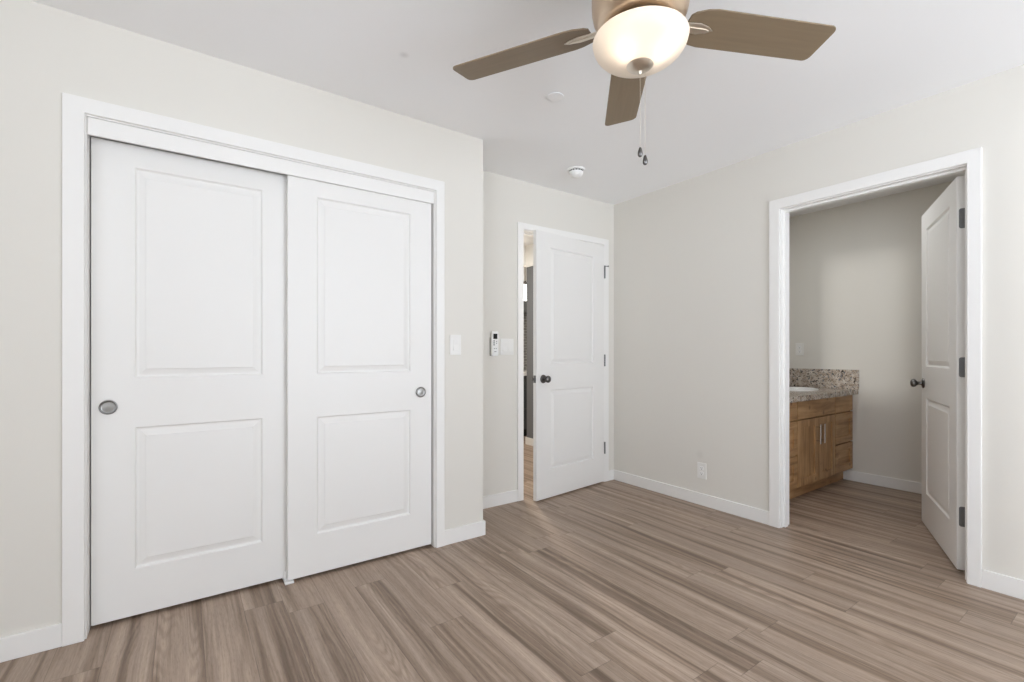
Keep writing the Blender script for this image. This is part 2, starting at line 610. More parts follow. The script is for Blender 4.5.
# entry wall
EN0, EN1, ENZ = 2.131, 2.991, 2.062
struct('wall_far', M_WALL, [(U_C, EN0 - J, V_F, V_F + T, 0, CEIL), (EN1 + J, U_RO, V_F, V_F + T, 0, CEIL),
                            (EN0 - J, EN1 + J, V_F, V_F + T, ENZ + J, CEIL)], 'greige alcove wall around the ajar entry door', 'wall')
# right wall
BA0, BA1, BAZ = 0.590, 1.457, 2.043
struct('wall_right', M_WALL, [(U_R, U_RO, V_B, BA0 - J, 0, CEIL), (U_R, U_RO, BA1 + J, V_F, 0, CEIL),
                              (U_R, U_RO, BA0 - J, BA1 + J, BAZ + J, CEIL)], 'greige wall with the bathroom doorway at right', 'wall')
# bathroom
V_VAN = 2.18
struct('wall_bathroom_end', M_WALL, [(U_BATH, U_BATH + T, -0.115, V_VAN + T, 0, CEIL)], 'greige bathroom end wall facing the doorway', 'wall')
struct('wall_bathroom_left', M_WALL, [(U_RO, U_BATH, V_VAN, V_VAN + T, 0, CEIL)], 'greige bathroom wall behind the vanity', 'wall')
struct('wall_bathroom_right', M_WALL, [(U_RO, U_BATH, -0.115, 0.0, 0, CEIL)], 'greige bathroom wall behind the open door', 'wall')
# hall and kitchen beyond the entry door
V_H = 4.60
struct('wall_hall', M_HALLGREY, [(3.462, 3.577, 3.25, V_H, 0, 2.175)], 'grey hall partition seen through the entry door gap', 'wall')
struct('wall_hall_header', M_TRIM, [(3.450, 3.589, 3.25, V_H, 2.175, CEIL), (U_C, 4.4, V_H, V_H + 0.12, 2.205, CEIL)], 'white soffit above the grey hall partition', 'wall')
struct('wall_kitchen', M_CEIL, [(U_C, 5.585, 5.62, 5.74, 0, CEIL)], 'pale kitchen wall at the end of the hall view', 'wall')
struct('wall_outer', M_WALL, [(5.585, 5.70, -2.315, 6.1, 0, CEIL), (U_L, 5.585, 6.0, 6.1, 0, CEIL)], 'outer wall around bathroom and kitchen', 'wall')

# ---- casings (a flat board frame, jamb lining and door stop in one)
CW, CT = 0.062, 0.015


def casing_mesh(name, board, lining, to_world, label):
    """U-shaped flat board in one piece plus the jamb lining; local (a, depth, z) -> world"""
    a0, a1, zi, o0, o1, zo = board
    pts = [(o0, 0.0), (a0, 0.0), (a0, zi), (a1, zi), (a1, 0.0), (o1, 0.0), (o1, zo), (o0, zo)]
    out = bmesh.new()
    lo = [out.verts.new((p[0], 0.0, p[1])) for p in pts]
    hi = [out.verts.new((p[0], -CT, p[1])) for p in pts]
    out.faces.new(lo)
    out.faces.new(hi[::-1])
    for i in range(8):
        j = (i + 1) % 8
        out.faces.new((lo[i], hi[i], hi[j], lo[j]))
    bmesh.ops.recalc_face_normals(out, faces=out.faces)
    bmesh.ops.bevel(out, geom=out.edges[:], offset=0.0022, segments=2, affect='EDGES', profile=0.5)
    for b in lining:
        t = bmesh.new()
        box(t, *b)
        bmesh.ops.recalc_face_normals(t, faces=t.faces)
        me = bpy.data.meshes.new('t')
        t.to_mesh(me)
        t.free()
        out.from_mesh(me)
        bpy.data.meshes.remove(me)
    for v in out.verts:
        v.co = to_world(v.co)
    bmesh.ops.recalc_face_normals(out, faces=out.faces)
    me = bpy.data.meshes.new(name)
    out.to_mesh(me)
    out.free()
    me.materials.append(M_TRIM)
    o = bpy.data.objects.new(name, me)
    COL.objects.link(o)
    return tag(o, label, 'door frame', None, 'structure')


def lining_boxes(a0, a1, zt, stop):
    e = 0.0006
    L = [(a0 - J, a0, e, T - e, 0.0, zt), (a1, a1 + J, e, T - e, 0.0, zt), (a0 - J, a1 + J, e, T - e, zt, zt + J - e)]
    if stop:
        s0, s1 = stop
        L += [(a0 - e, a0 + 0.011, s0, s1, 0.0, zt), (a1 - 0.011, a1 + e, s0, s1, 0.0, zt), (a0 + 0.011, a1 - 0.011, s0, s1, zt - 0.011, zt + e)]
    return L


def casing_v(name, a0, a1, zt, vface, label, wl=CW, wr=CW, wt=CW, stop=None):
    """casing on a wall of constant v; room side is -v"""
    r = 0.005
    return casing_mesh(name, (a0 - r, a1 + r, zt + r, a0 - r - wl, a1 + r + wr, zt + r + wt), lining_boxes(a0, a1, zt, stop),
                       lambda c: Vector((c.x, vface + c.y, c.z)), label)


def casing_u(name, a0, a1, zt, uface, label, stop=None):
    r = 0.005
    return casing_mesh(name, (a0 - r, a1 + r, zt + r, a0 - r - CW + 0.011, a1 + r + CW, zt + r + CW), lining_boxes(a0, a1, zt, stop),
                       lambda c: Vector((uface + c.y, c.x, c.z)), label)


casing_v('trim_1', CL0, CL1, CLZ, V_C, 'white flat casing around the sliding closet doors', 0.064, 0.053, 0.060)
tag(boxes('trim_2', M_TRIM, [(CL0 + 0.001, CL1 - 0.001, V_C + 0.004, V_C + 0.018, 1.986, CLZ - 0.001)], None, 0.002),
    'white track fascia board above the sliding closet doors', 'trim', None, 'structure')
casing_v('trim_3', EN0, EN1, ENZ, V_F, 'white narrow casing around the ajar entry door', 0.053, 0.060, 0.050, (0.045, 0.080))
casing_u('trim_4', BA0, BA1, BAZ, U_R, 'white flat casing around the bathroom doorway', (0.036, 0.072))
# jambs reach a little past the wall in the bathroom


# ---- baseboards
BH, BT = 0.088, 0.012


def base_v(name, a0, a1, vface, sgn, label):
    """runs along u on a wall face of constant v; sgn -1: board on the -v side"""
    v0_, v1_ = (vface - BT, vface) if sgn < 0 else (vface, vface + BT)
    bm = bmesh.new()
    box(bm, a0, a1, v0_, v1_, 0, BH)
    tag(bm_obj(name, bm, M_TRIM, None, False, 0.0028), label, 'baseboard', None, 'structure')


def base_u(name, a0, a1, uface, sgn, label):
    x0_, x1_ = (uface - BT, uface) if sgn < 0 else (uface, uface + BT)
    bm = bmesh.new()
    box(bm, x0_, x1_, a0, a1, 0, BH)
    tag(bm_obj(name, bm, M_TRIM, None, False, 0.0028), label, 'baseboard', None, 'structure')


base_v('baseboard_front_left', U_L, CL0 - 0.005 - 0.064, V_C, -1, 'white baseboard left of the closet casing')
base_v('baseboard_front_right', CL1 + 0.005 + 0.053, U_C + BT, V_C, -1, 'white baseboard between closet casing and outside corner')
base_u('baseboard_alcove', V_C, V_F - BT, U_C, 1, 'white baseboard on the alcove side of the closet corner')
base_v('baseboard_far', U_C, EN0 - 0.005 - 0.053, V_F, -1, 'white baseboard below the remote and light switches')
base_v('baseboard_far_corner', EN1 + 0.005 + 0.060, U_R - BT, V_F, -1, 'short white baseboard between entry casing and room corner')
base_u('baseboard_right', BA1 + 0.005 + CW, V_F, U_R, -1, 'white baseboard under the outlet on the right wall')
base_u('baseboard_right_near', V_B, BA0 - CW + 0.006, U_R, -1, 'white baseboard right of the bathroom doorway')
base_u('baseboard_bathroom_end', 0.0, 1.705, U_BATH, -1, 'white baseboard on the bathroom end wall beside the vanity')
base_u('baseboard_hall', 3.25, V_H + 0.012, 3.462, -1, 'white baseboard at the foot of the grey hall partition')
base_v('baseboard_back', U_L, U_R - BT, V_B, 1, 'white baseboard below the window behind the camera')
base_u('baseboard_left', V_B + BT, V_C - BT, U_L, 1, 'white baseboard on the wall left of the camera')


# ------------------------------------------------------------------ two-panel doors
def door_slab(name, W, H, th, panels, parent=None, mat=None):
    """moulded two-panel slab; local x along the width, y through the thickness (front at y=0, back at y=th), z up.
    panels = list of (x0,x1,z0,z1) outer edges of the mouldings"""
    bm = bmesh.new()
    xs = sorted({0.0, W} | {p for q in panels for p in q[:2]})
    zs = sorted({0.0, H} | {p for q in panels for p in q[2:]})

    def is_panel(a, b):
        for q in panels:
            if abs(q[0] - a) < 1e-6 and abs(q[2] - b) < 1e-6:
                return True
        return False
    for face_y, s in ((0.0, 1), (th, -1)):
        for i in range(len(xs) - 1):
            for j in range(len(zs) - 1):
                xa, xb, za, zb = xs[i], xs[i + 1], zs[j], zs[j + 1]
                if not is_panel(xa, za):
                    bm.faces.new([bm.verts.new(p) for p in ((xa, face_y, za), (xb, face_y, za), (xb, face_y, zb), (xa, face_y, zb))])
                else:
                    prof = [(0.0, 0.0), (0.002, 0.0015), (0.005, 0.0085), (0.008, 0.0108), (0.013, 0.0108), (0.018, 0.0095), (0.036, 0.0040), (0.038, 0.0022), (0.040, 0.0020)]
                    prev = None
                    for ins, dep in prof:
                        y = face_y + s * dep
                        ring = [bm.verts.new(p) for p in ((xa + ins, y, za + ins), (xb - ins, y, za + ins), (xb - ins, y, zb - ins), (xa + ins, y, zb - ins))]
                        if prev:
                            for k in range(4):
                                bm.faces.new((prev[k], prev[(k + 1) % 4], ring[(k + 1) % 4], ring[k]))
                        prev = ring
                    bm.faces.new(prev)
    for j in range(len(zs) - 1):
        for x in (0.0, W):
            bm.faces.new([bm.verts.new(p) for p in ((x, 0, zs[j]), (x, th, zs[j]), (x, th, zs[j + 1]), (x, 0, zs[j + 1]))])
    for i in range(len(xs) - 1):
        for z in (0.0, H):
            bm.faces.new([bm.verts.new(p) for p in ((xs[i], 0, z), (xs[i + 1], 0, z), (xs[i + 1], th, z), (xs[i], th, z))])
    bmesh.ops.remove_doubles(bm, verts=bm.verts, dist=1e-5)
    bmesh.ops.recalc_face_normals(bm, faces=bm.faces)
    es = [e for e in bm.edges if len(e.link_faces) == 2 and e.calc_face_angle(0) > 1.45 and
          all(abs(v.co.x) < 1e-6 or abs(v.co.x - W) < 1e-6 or abs(v.co.z) < 1e-6 or abs(v.co.z - H) < 1e-6 for v in e.verts)]
    bmesh.ops.bevel(bm, geom=es, offset=0.002, segments=2, affect='EDGES')
    return bm_obj(name, bm, mat or M_DOOR, parent)


def finger_pull(parent, x, z):
    """round recessed cup pull, facing -y of the door"""
    R = 0.030
    prof = [(R, 0.0), (R, 0.0040), (R - 0.0010, 0.0058), (R - 0.0028, 0.0064), (R - 0.0046, 0.0056), (R - 0.0058, 0.0020), (R - 0.0070, 0.0012), (R - 0.012, 0.0014), (0.006, 0.0026), (0.0, 0.0028)]
    bm = lathe_bm(prof, 40, close=False)
    o = bm_obj('finger_pull', bm, M_PULL, parent, True, mtx=to_dir((0, -1, 0), (x, -0.001, z)))
    o['label'] = 'round satin metal finger pull'
    return o


# sliding closet doors: left one runs on the rear track
SW = 0.762
d1 = door_slab('door_1', 0.7595, 1.985, 0.034, [(0.1385, 0.6185, 0.197, 0.795), (0.1385, 0.6185, 1.003, 1.893)])
d1.location = (CL0 + 0.0045, 2.530, 0.015)
tag(d1, 'white two-panel sliding closet door on the left, behind its neighbour', 'door', None, 'structure')
finger_pull(d1, 0.0535, 0.885)
d2 = door_slab('door_2', SW, 1.975, 0.034, [(0.133, 0.633, 0.197, 0.788), (0.133, 0.633, 1.003, 1.893)])
d2.location = (0.4175, 2.4855, 0.015)
tag(d2, 'white two-panel sliding closet door on the right, nearer track', 'door', None, 'structure')
finger_pull(d2, 0.694, 0.885)
g = boxes('floor_guide', M_PLASTIC2, [(0.404, 0.444, 2.476, 2.566, 0.0, 0.011), (0.404, 0.444, 2.5212, 2.5285, 0.011, 0.05)], None, 0.002)
tag(g, 'small white floor guide under the closet doors where they overlap', 'door guide')


def knob(parent, x, z, side, th):
    """rose + neck + round knob on the door face; side -1: front (y=0), +1: back (y=th)"""
    y = 0.0 if side < 0 else th
    prof = [(0.031, 0.0), (0.0325, 0.003), (0.031, 0.007), (0.022, 0.010), (0.0125, 0.013), (0.0105, 0.020), (0.0110, 0.030), (0.016, 0.036), (0.0235, 0.042),
            (0.0270, 0.050), (0.0265, 0.057), (0.021, 0.064), (0.011, 0.0675), (0.0, 0.0685)]
    bm = lathe_bm(prof, 36, close=False)
    o = bm_obj('door_knob', bm, M_DARKMETAL, parent, True, mtx=to_dir((0, side, 0), (x, y, z)))
    o['label'] = 'dark pewter round door knob'
    return o


def leaf_hinge(parent, z, th, knuckle_y, plate_x=0.0):
    """butt hinge on the hinge-side edge (x=0): leaf let into the edge and knuckle at the pivot side"""
    bm = bmesh.new()
    hh, wd = 0.051, 0.027
    n = 6
    # leaf with two rounded corners away from the knuckle
    s = 1 if knuckle_y > th / 2 else -1
    yk = th if s > 0 else 0.0
    pts = [(yk, -hh), (yk, hh)]
    r = 0.010
    for k in range(n + 1):
        a = math.pi / 2 * k / n
        pts.append((yk - s * (wd - r + r * math.sin(a)), hh - r + r * math.cos(a)))
    for k in range(n + 1):
        a = math.pi / 2 * k / n
        pts.append((yk - s * (wd - r + r * math.cos(a)), -hh + r - r * math.sin(a)))
    lo = [bm.verts.new((plate_x + 0.0005, p[0], z + p[1])) for p in pts]
    hi = [bm.verts.new((plate_x - 0.0016, p[0], z + p[1])) for p in pts]
    bm.faces.new(lo)
    bm.faces.new(hi)
    for i in range(len(pts)):
        j = (i + 1) % len(pts)
        bm.faces.new((lo[i], lo[j], hi[j], hi[i]))
    # knuckle barrel in five sections
    for q in range(5):
        a0 = z - hh + q * (2 * hh / 5) + 0.0006
        a1 = z - hh + (q + 1) * (2 * hh / 5) - 0.0006
        t = tube_bm([(plate_x - 0.002, knuckle_y, a0), (plate_x - 0.002, knuckle_y, a1)], 0.0062, 12)
        me = bpy.data.meshes.new('t')
        t.to_mesh(me)
        t.free()
        bm.from_mesh(me)
        bpy.data.meshes.remove(me)
    # screw heads
    for dz in (-0.033, 0.0, 0.033):
        t = lathe_bm([(0.0042, 0.0), (0.0038, 0.0008), (0.0, 0.0010)], 12, close=False)
        t.transform(to_dir((-1, 0, 0), (plate_x - 0.0016, yk - s * (0.013 if dz else 0.019), z + dz)))
        me = bpy.data.meshes.new('t')
        t.to_mesh(me)
        t.free()
        bm.from_mesh(me)
        bpy.data.meshes.remove(me)
    o = bm_obj('hinge', bm, M_HINGE, parent, False)
    o['label'] = 'grey steel butt hinge'
    return o


def latch_plate(parent, W, z, th):
    bm = bmesh.new()
    box(bm, W - 0.0005, W + 0.0012, th / 2 - 0.0125, th / 2 + 0.0125, z - 0.028, z + 0.028)
    box(bm, W + 0.0012, W + 0.010, th / 2 - 0.006, th / 2 + 0.006, z - 0.008, z + 0.008)
    o = bm_obj('latch_plate', bm, M_HINGE, parent, False, 0.0008)
    o['label'] = 'grey metal latch plate on the door edge'
    return o


DTH = 0.035
# entry door: hinged at right, ajar into the room.  local +x = from hinge to free edge
W3 = 0.828
d3 = door_slab('door_3', W3, 2.037, DTH, [(0.146, 0.676, 0.215, 0.828), (0.146, 0.676, 1.027, 1.925)])
# local x axis must point from hinge to free edge, local y from the room face to the hall face
ang = math.atan2(2.759 - 2.852, 2.152 - 2.986)


def place_door(o, hinge, dvec, back, z):
    x = Vector((dvec[0], dvec[1], 0)).normalized()
    y = Vector((back[0], back[1], 0))
    y = (y - x * y.dot(x)).normalized()
    zv = Vector((0, 0, 1))
    m = Matrix.Identity(4)
    for i in range(3):
        m[i][0], m[i][1], m[i][2] = x[i], y[i], zv[i]
    m[0][3], m[1][3], m[2][3] = hinge[0], hinge[1], z
    # left-handed frames are undone by mirroring the mesh data so that the object keeps a plain rotation
    if x.cross(y).z < 0:
        mir = Matrix.Diagonal((1, -1, 1, 1))
        for ob in [o] + list(o.children):
            ob.data.transform(mir)
            ob.data.flip_normals()
        m = m @ mir
    o.matrix_world = m


knob(d3, W3 - 0.072, 0.914, -1, DTH)
knob(d3, W3 - 0.072, 0.914, 1, DTH)
latch_plate(d3, W3, 0.914, DTH)
for hz in (1.808, 1.047, 0.290):
    leaf_hinge(d3, hz, DTH, -0.0062)
st = tube_bm([(-0.002, -0.0062, 1.853), (-0.002, -0.0062, 1.868)], 0.0065, 12)
for q in (tube_bm([(-0.002, -0.0062, 1.863), (-0.026, -0.020, 1.863)], 0.0034, 10), tube_bm([(-0.026, -0.020, 1.863), (-0.032, -0.0235, 1.863)], 0.007, 12)):
    me = bpy.data.meshes.new('t')
    q.to_mesh(me)
    q.free()
    st.from_mesh(me)
    bpy.data.meshes.remove(me)
o = bm_obj('hinge_stop', st, M_HINGE, d3)
o['label'] = 'small grey pin stop on the top hinge'
place_door(d3, (2.986, 2.852), (2.165 - 2.986, 2.755 - 2.852), (0, 1), 0.012)
tag(d3, 'white two-panel entry door standing slightly ajar in the alcove', 'door', None, 'structure')

# bathroom door: hinged at the near jamb, swung into the bathroom
W4 = 0.822
d4 = door_slab('door_4', W4, 2.022, DTH, [(0.140, 0.694, 0.212, 0.823), (0.140, 0.694, 1.027, 1.907)])
knob(d4, W4 - 0.068, 0.916, -1, DTH)
knob(d4, W4 - 0.068, 0.916, 1, DTH)
latch_plate(d4, W4, 0.916, DTH)
for hz in (1.804, 1.040, 0.274):
    leaf_hinge(d4, hz, DTH, DTH + 0.003)
place_door(d4, (3.2575, 0.648), (0.75, 0.321), (0.39, -0.92), 0.010)
tag(d4, 'white two-panel bathroom door swung wide open into the bathroom', 'door', None, 'structure')


# ------------------------------------------------------------------ ceiling fan
FC = (1.174, 0.969)
fan = empty('ceiling_fan', (FC[0], FC[1], 2.146))
tag(fan, 'ceiling fan with taupe blades and a lit frosted bowl', 'ceiling fan')
FZ = 2.146


def fan_lathe(name, prof, mat, parent=fan, n=64, close=False, loc=(0, 0, 0)):
    return bm_obj(name, lathe_bm([(r, z - FZ) for r, z in prof], n, close=close), mat, parent, True, mtx=Matrix.Translation(loc))


fan_lathe('motor_housing', [(0.0, 2.142), (0.095, 2.142), (0.112, 2.144), (0.125, 2.151), (0.136, 2.164), (0.1435, 2.181), (0.148, 2.203), (0.149, 2.222), (0.149, 2.300), (0.146, 2.318),
                            (0.134, 2.334), (0.105, 2.348), (0.085, 2.356), (0.085, 2.362), (0.0, 2.362)], M_BRONZE)
fan_lathe('ceiling_canopy', [(0.0, 2.362), (0.075, 2.362), (0.080, 2.372), (0.086, 2.40), (0.088, 2.439), (0.0, 2.439)], M_BRONZE)
fan_lathe('light_fitter', [(0.0, 2.1415), (0.072, 2.1415), (0.074, 2.134), (0.074, 2.122), (0.10, 2.118), (0.122, 2.112), (0.122, 2.108), (0.0, 2.108)], M_FANNICKEL)
bowl_prof = []
RB, ZR, ZB = 0.145, 2.101, 2.024
for k in range(15):
    a = math.pi / 2 * k / 14
    bowl_prof.append((RB * math.sin(a) ** 0.92 if k else 0.0, ZR - (ZR - ZB) * math.cos(a) ** 1.05))
bowl_prof[-1] = (RB, ZR)
bowl_prof += [(RB + 0.0015, ZR + 0.003), (RB, ZR + 0.006), (RB - 0.004, ZR + 0.006)]
b_ = fan_lathe('glass_bowl', bowl_prof, M_BOWL)
b_['label'] = 'frosted white glass bowl glowing from two bulbs'
fan_lathe('finial', [(0.0, 1.997), (0.004, 1.998), (0.0065, 2.002), (0.0065, 2.008), (0.012, 2.010), (0.024, 2.013), (0.036, 2.019), (0.0415, 2.025), (0.040, 2.028), (0.034, 2.0285), (0.0, 2.0285)],
          M_FANNICKEL, n=40)
RIGHT = Vector((math.cos(YAW), -math.sin(YAW), 0))
FWD = Vector((math.sin(YAW), math.cos(YAW), 0))
for sx in (-1, 1):
    p = RIGHT * (0.050 * sx) - FWD * 0.016
    prof = [(0.0, 2.044), (0.012, 2.046), (0.019, 2.054), (0.021, 2.064), (0.018, 2.075), (0.012, 2.084), (0.011, 2.1092), (0.0, 2.1092)]
    bb = fan_lathe('light_bulb', prof, M_BULB, n=24, loc=(p.x, p.y, 0))
    ld = bpy.data.lights.new('fan_bulb_light', 'POINT')
    ld.energy = FAN_W
    ld.color = (1.0, 0.86, 0.68)
    ld.shadow_soft_size = 0.015
    lo = bpy.data.objects.new('fan_bulb_light', ld)
    lo.location = (FC[0] + p.x - FWD.x * 0.034, FC[1] + p.y - FWD.y * 0.034, 2.081)
    COL.objects.link(lo)


def blade_outline():
    """half outlines of one blade in local coordinates: x along the radius, y across"""
    R0, R1, w = 0.155, 0.660, 0.1405
    pts = []
    h = w / 2
    # root with chamfered corners
    pts += [(R0, -0.040), (R0 + 0.012, -0.052), (R0 + 0.045, -h + 0.005)]
    pts += [(R0 + 0.075, -h)]
    r = 0.022
    for k in range(7):
        a = -math.pi / 2 + math.pi / 2 * k / 6
        pts.append((R1 - r + r * math.cos(a), -h + r + r * math.sin(a)))
    for k in range(7):
        a = math.pi / 2 * k / 6
        pts.append((R1 - r + r * math.cos(a), h - r + r * math.sin(a)))
    pts += [(R0 + 0.075, h), (R0 + 0.045, h - 0.005), (R0 + 0.012, 0.052), (R0, 0.040)]
    return pts


def extrude_outline(pts, z0, z1):
    bm = bmesh.new()
    lo = [bm.verts.new((x, y, z0)) for x, y in pts]
    hi = [bm.verts.new((x, y, z1)) for x, y in pts]
    bm.faces.new(lo[::-1])
    bm.faces.new(hi)
    n = len(pts)
    for i in range(n):
        bm.faces.new((lo[i], lo[(i + 1) % n], hi[(i + 1) % n], hi[i]))
    return bm


PITCH, PHASE, BZ = -0.1855, 0.8217, 2.170
for k in range(5):
    bm = extrude_outline(blade_outline(), -0.0028, 0.0028)
    bl = bm_obj('blade', bm, M_BLADE, fan, False, 0.0014)
    bl.location = (0, 0, BZ - FZ)
    a = PHASE + k * math.radians(72)
    bl.rotation_euler = (Matrix.Rotation(a, 3, 'Z') @ Matrix.Rotation(PITCH, 3, 'X')).to_euler()
    # bracket under the blade: tapered arm from the motor with a pointed end and a raised rib
    arm = [(0.085, -0.020), (0.150, -0.017), (0.200, -0.020), (0.232, -0.012), (0.252, 0.0), (0.232, 0.012), (0.200, 0.020), (0.150, 0.017), (0.085, 0.020)]
    ib = extrude_outline(arm, -0.0060, -0.0026)
    rib = extrude_outline([(0.090, -0.006), (0.225, -0.004), (0.238, 0.0), (0.225, 0.004), (0.090, 0.006)], -0.0085, -0.0058)
    me = bpy.data.meshes.new('t')
    rib.to_mesh(me)
    rib.free()
    ib.from_mesh(me)
    bpy.data.meshes.remove(me)
    io = bm_obj('blade_bracket', ib, M_FANNICKEL, bl, False, 0.0012)
    io['label'] = 'brushed metal bracket holding the blade'
for (off, zt, zb) in ((0.001, 2.000, 1.770), (0.0165, 2.012, 1.745)):
    p = RIGHT * off
    ch = bmesh.new()
    nb = int((zt - zb) / 0.0045)
    t = tube_bm([(p.x, p.y, zt - FZ), (p.x, p.y, zb - FZ)], 0.0004, 5)
    me = bpy.data.meshes.new('t')
    t.to_mesh(me)
    t.free()
    ch.from_mesh(me)
    bpy.data.meshes.remove(me)
    for i in range(nb):
        bmesh.ops.create_icosphere(ch, subdivisions=1, radius=0.0009, matrix=Matrix.Translation((p.x, p.y, zt - FZ - i * 0.0045)))
    co = bm_obj('pull_chain', ch, M_FANNICKEL, fan, True)
    fb = lathe_bm([(0.0, 0.0), (0.003, -0.001), (0.0045, -0.005), (0.0068, -0.013), (0.0078, -0.020), (0.0070, -0.026), (0.0045, -0.030), (0.0, -0.031)], 20, close=False)
    fo = bm_obj('chain_fob', fb, M_DARKMETAL, co, True, mtx=Matrix.Translation((p.x, p.y, zb - FZ)))
    fo['label'] = 'dark pewter teardrop fob'


# ------------------------------------------------------------------ ceiling fittings
sp = bm_obj('sprinkler_cover', lathe_bm([(0.0, -0.0075), (0.038, -0.0075), (0.0408, -0.007), (0.0415, -0.0058), (0.0415, -0.0045), (0.034, -0.004), (0.034, 0.0), (0.0, 0.0)], 48, close=False), M_CEIL, None, True)
sp.location = (1.561, 1.829, CEIL)
tag(sp, 'flat white round cover plate on the ceiling left of the fan', 'sprinkler cover')

sd = empty('smoke_detector', (2.305, 2.475, CEIL))
tag(sd, 'white round smoke detector on the ceiling near the entry alcove', 'smoke detector')
bm_obj('mounting_base', lathe_bm([(0.0, -0.012), (0.057, -0.012), (0.062, -0.010), (0.063, -0.004), (0.063, 0.0), (0.0, 0.0)], 48, close=False), M_PLASTIC2, sd, True)
bm_obj('sensor_head', lathe_bm([(0.0, -0.058), (0.018, -0.0575), (0.032, -0.055), (0.042, -0.047), (0.049, -0.034), (0.052, -0.021), (0.046, -0.0205), (0.046, -0.012), (0.0, -0.012)], 48, close=False),
       M_PLASTIC2, sd, True)
sl = bmesh.new()
for k in range(14):
    a = 2 * math.pi * k / 14
    t = bmesh.new()
    box(t, 0.0455, 0.0490, -0.007, 0.007, -0.0205, -0.0125)
    t.transform(Matrix.Rotation(a, 4, 'Z'))
    me = bpy.data.meshes.new('t')
    t.to_mesh(me)
    t.free()
    sl.from_mesh(me)
    bpy.data.meshes.remove(me)
o = bm_obj('vent_slots', sl, M_DARK, sd)
o['label'] = 'dark vent slots around the detector rim'
bm_obj('test_button', lathe_bm([(0.0, -0.0605), (0.008, -0.060), (0.0095, -0.058), (0.0095, -0.057), (0.0, -0.057)], 24, close=False), M_PLASTIC, sd, True)


# ------------------------------------------------------------------ wall plates (built facing -y, then turned)
def plate_box(W, H, parent, name='wall_plate', th=0.006, mat=None):
    bm = bmesh.new()
    box(bm, -W / 2, W / 2, -th, 0, -H / 2, H / 2)
    return bm_obj(name, bm, mat or M_PLASTIC, parent, False, 0.0025, 3)


def rocker(parent, x):
    bm = bmesh.new()
    hw, hh = 0.0165, 0.033
    # two inclined halves
    pts = [(-0.0065, -hh), (-0.0105, -hh), (-0.0065, 0.0), (-0.0085, hh), (-0.0055, hh)]
    prof = [(-0.0055, -hh), (-0.0100, -hh), (-0.0070, 0.002), (-0.0082, hh), (-0.0055, hh)]
    a = [bm.verts.new((x - hw, p[0], p[1])) for p in prof]
    b = [bm.verts.new((x + hw, p[0], p[1])) for p in prof]
    bm.faces.new(a)
    bm.faces.new(b[::-1])
    for i in range(len(prof)):
        j = (i + 1) % len(prof)
        bm.faces.new((a[i], a[j], b[j], b[i]))
    bm_obj('rocker', bm, M_PLASTIC, parent, False, 0.0006)


s1 = empty('light_switch', (1.322, V_C, 1.171))
tag(s1, 'white single light switch on the wall between closet and corner', 'light switch')
plate_box(0.074, 0.119, s1)
rocker(s1, 0.0)
s2 = empty('light_switch', (1.979, V_F, 1.170))
tag(s2, 'white double light switch on the alcove wall beside the remote', 'light switch')
plate_box(0.120, 0.121, s2)
rocker(s2, -0.023)
rocker(s2, 0.023)


def duplex(name, loc, rz, label, group=None):
    e = empty(name, loc, rz)
    tag(e, label, 'outlet')
    plate_box(0.072, 0.117, e)
    for dz in (-0.0195, 0.0195):
        pts = []
        for k in range(24):
            a = 2 * math.pi * k / 24
            pts.append((0.0172 * math.cos(a), max(-0.0125, min(0.0125, 0.0172 * math.sin(a)))))
        bm = extrude_outline(pts, 0.0, 0.0022)
        f = bm_obj('receptacle', bm, M_PLASTIC2, e, False, mtx=Matrix.Translation((0, -0.0058, dz)) @ Matrix.Rotation(math.pi / 2, 4, 'X'))
        sb = bmesh.new()
        box(sb, -0.0075, -0.0055, -0.00825, -0.0079, dz - 0.002, dz + 0.007)
        box(sb, 0.0050, 0.0070, -0.00825, -0.0079, dz - 0.001, dz + 0.006)
        t = lathe_bm([(0.0028, 0), (0.0028, 0.0003), (0, 0.0003)], 12, close=False)
        t.transform(to_dir((0, -1, 0), (0, -0.0079, dz - 0.007)))
        me = bpy.data.meshes.new('t')
        t.to_mesh(me)
        t.free()
        sb.from_mesh(me)
        bpy.data.meshes.remove(me)
        so = bm_obj('slots', sb, M_DARK, f)
        so['label'] = 'dark plug slots'
    return e


duplex('wall_outlet', (U_R, 2.013, 0.254), -math.pi / 2 + math.pi, 'white outlet low on the right wall above the baseboard').rotation_euler = (0, 0, -math.pi / 2)
duplex('wall_outlet', (U_BATH, 2.066, 1.159), -math.pi / 2, 'white outlet on the bathroom wall above the granite splash')

# air conditioner remote in its wall cradle
rm = empty('remote_control', (1.858, V_F, 1.191))
tag(rm, 'white remote control with dark screen in a wall cradle', 'remote control')
bm = bmesh.new()
box(bm, -0.0315, 0.0285, -0.012, 0.0, -0.088, 0.045)
o = bm_obj('wall_cradle', bm, M_SHADOWGREY, rm, False, 0.003)
o['label'] = 'wall cradle behind the remote, coloured grey as its shaded side'
bm = bmesh.new()
pts = []
for cx, cz, a0 in ((0.019, 0.076, 0), (-0.019, 0.076, 90), (-0.019, -0.076, 180), (0.019, -0.076, 270)):
    for k in range(7):
        a = math.radians(a0 + 15 * k)
        pts.append((cx + 0.009 * math.cos(a), cz + 0.014 * math.sin(a)))
body = extrude_outline(pts, 0.0, 0.018)
bm_obj('remote_body', body, M_PLASTIC2, rm, False, 0.003, mtx=Matrix.Translation((0, -0.012, 0)) @ Matrix.Rotation(math.pi / 2, 4, 'X'))
bm = bmesh.new()
box(bm, -0.0175, 0.0175, -0.0308, -0.0300, 0.034, 0.072)
o = bm_obj('screen', bm, M_LCD, rm)
o['label'] = 'small dark screen'
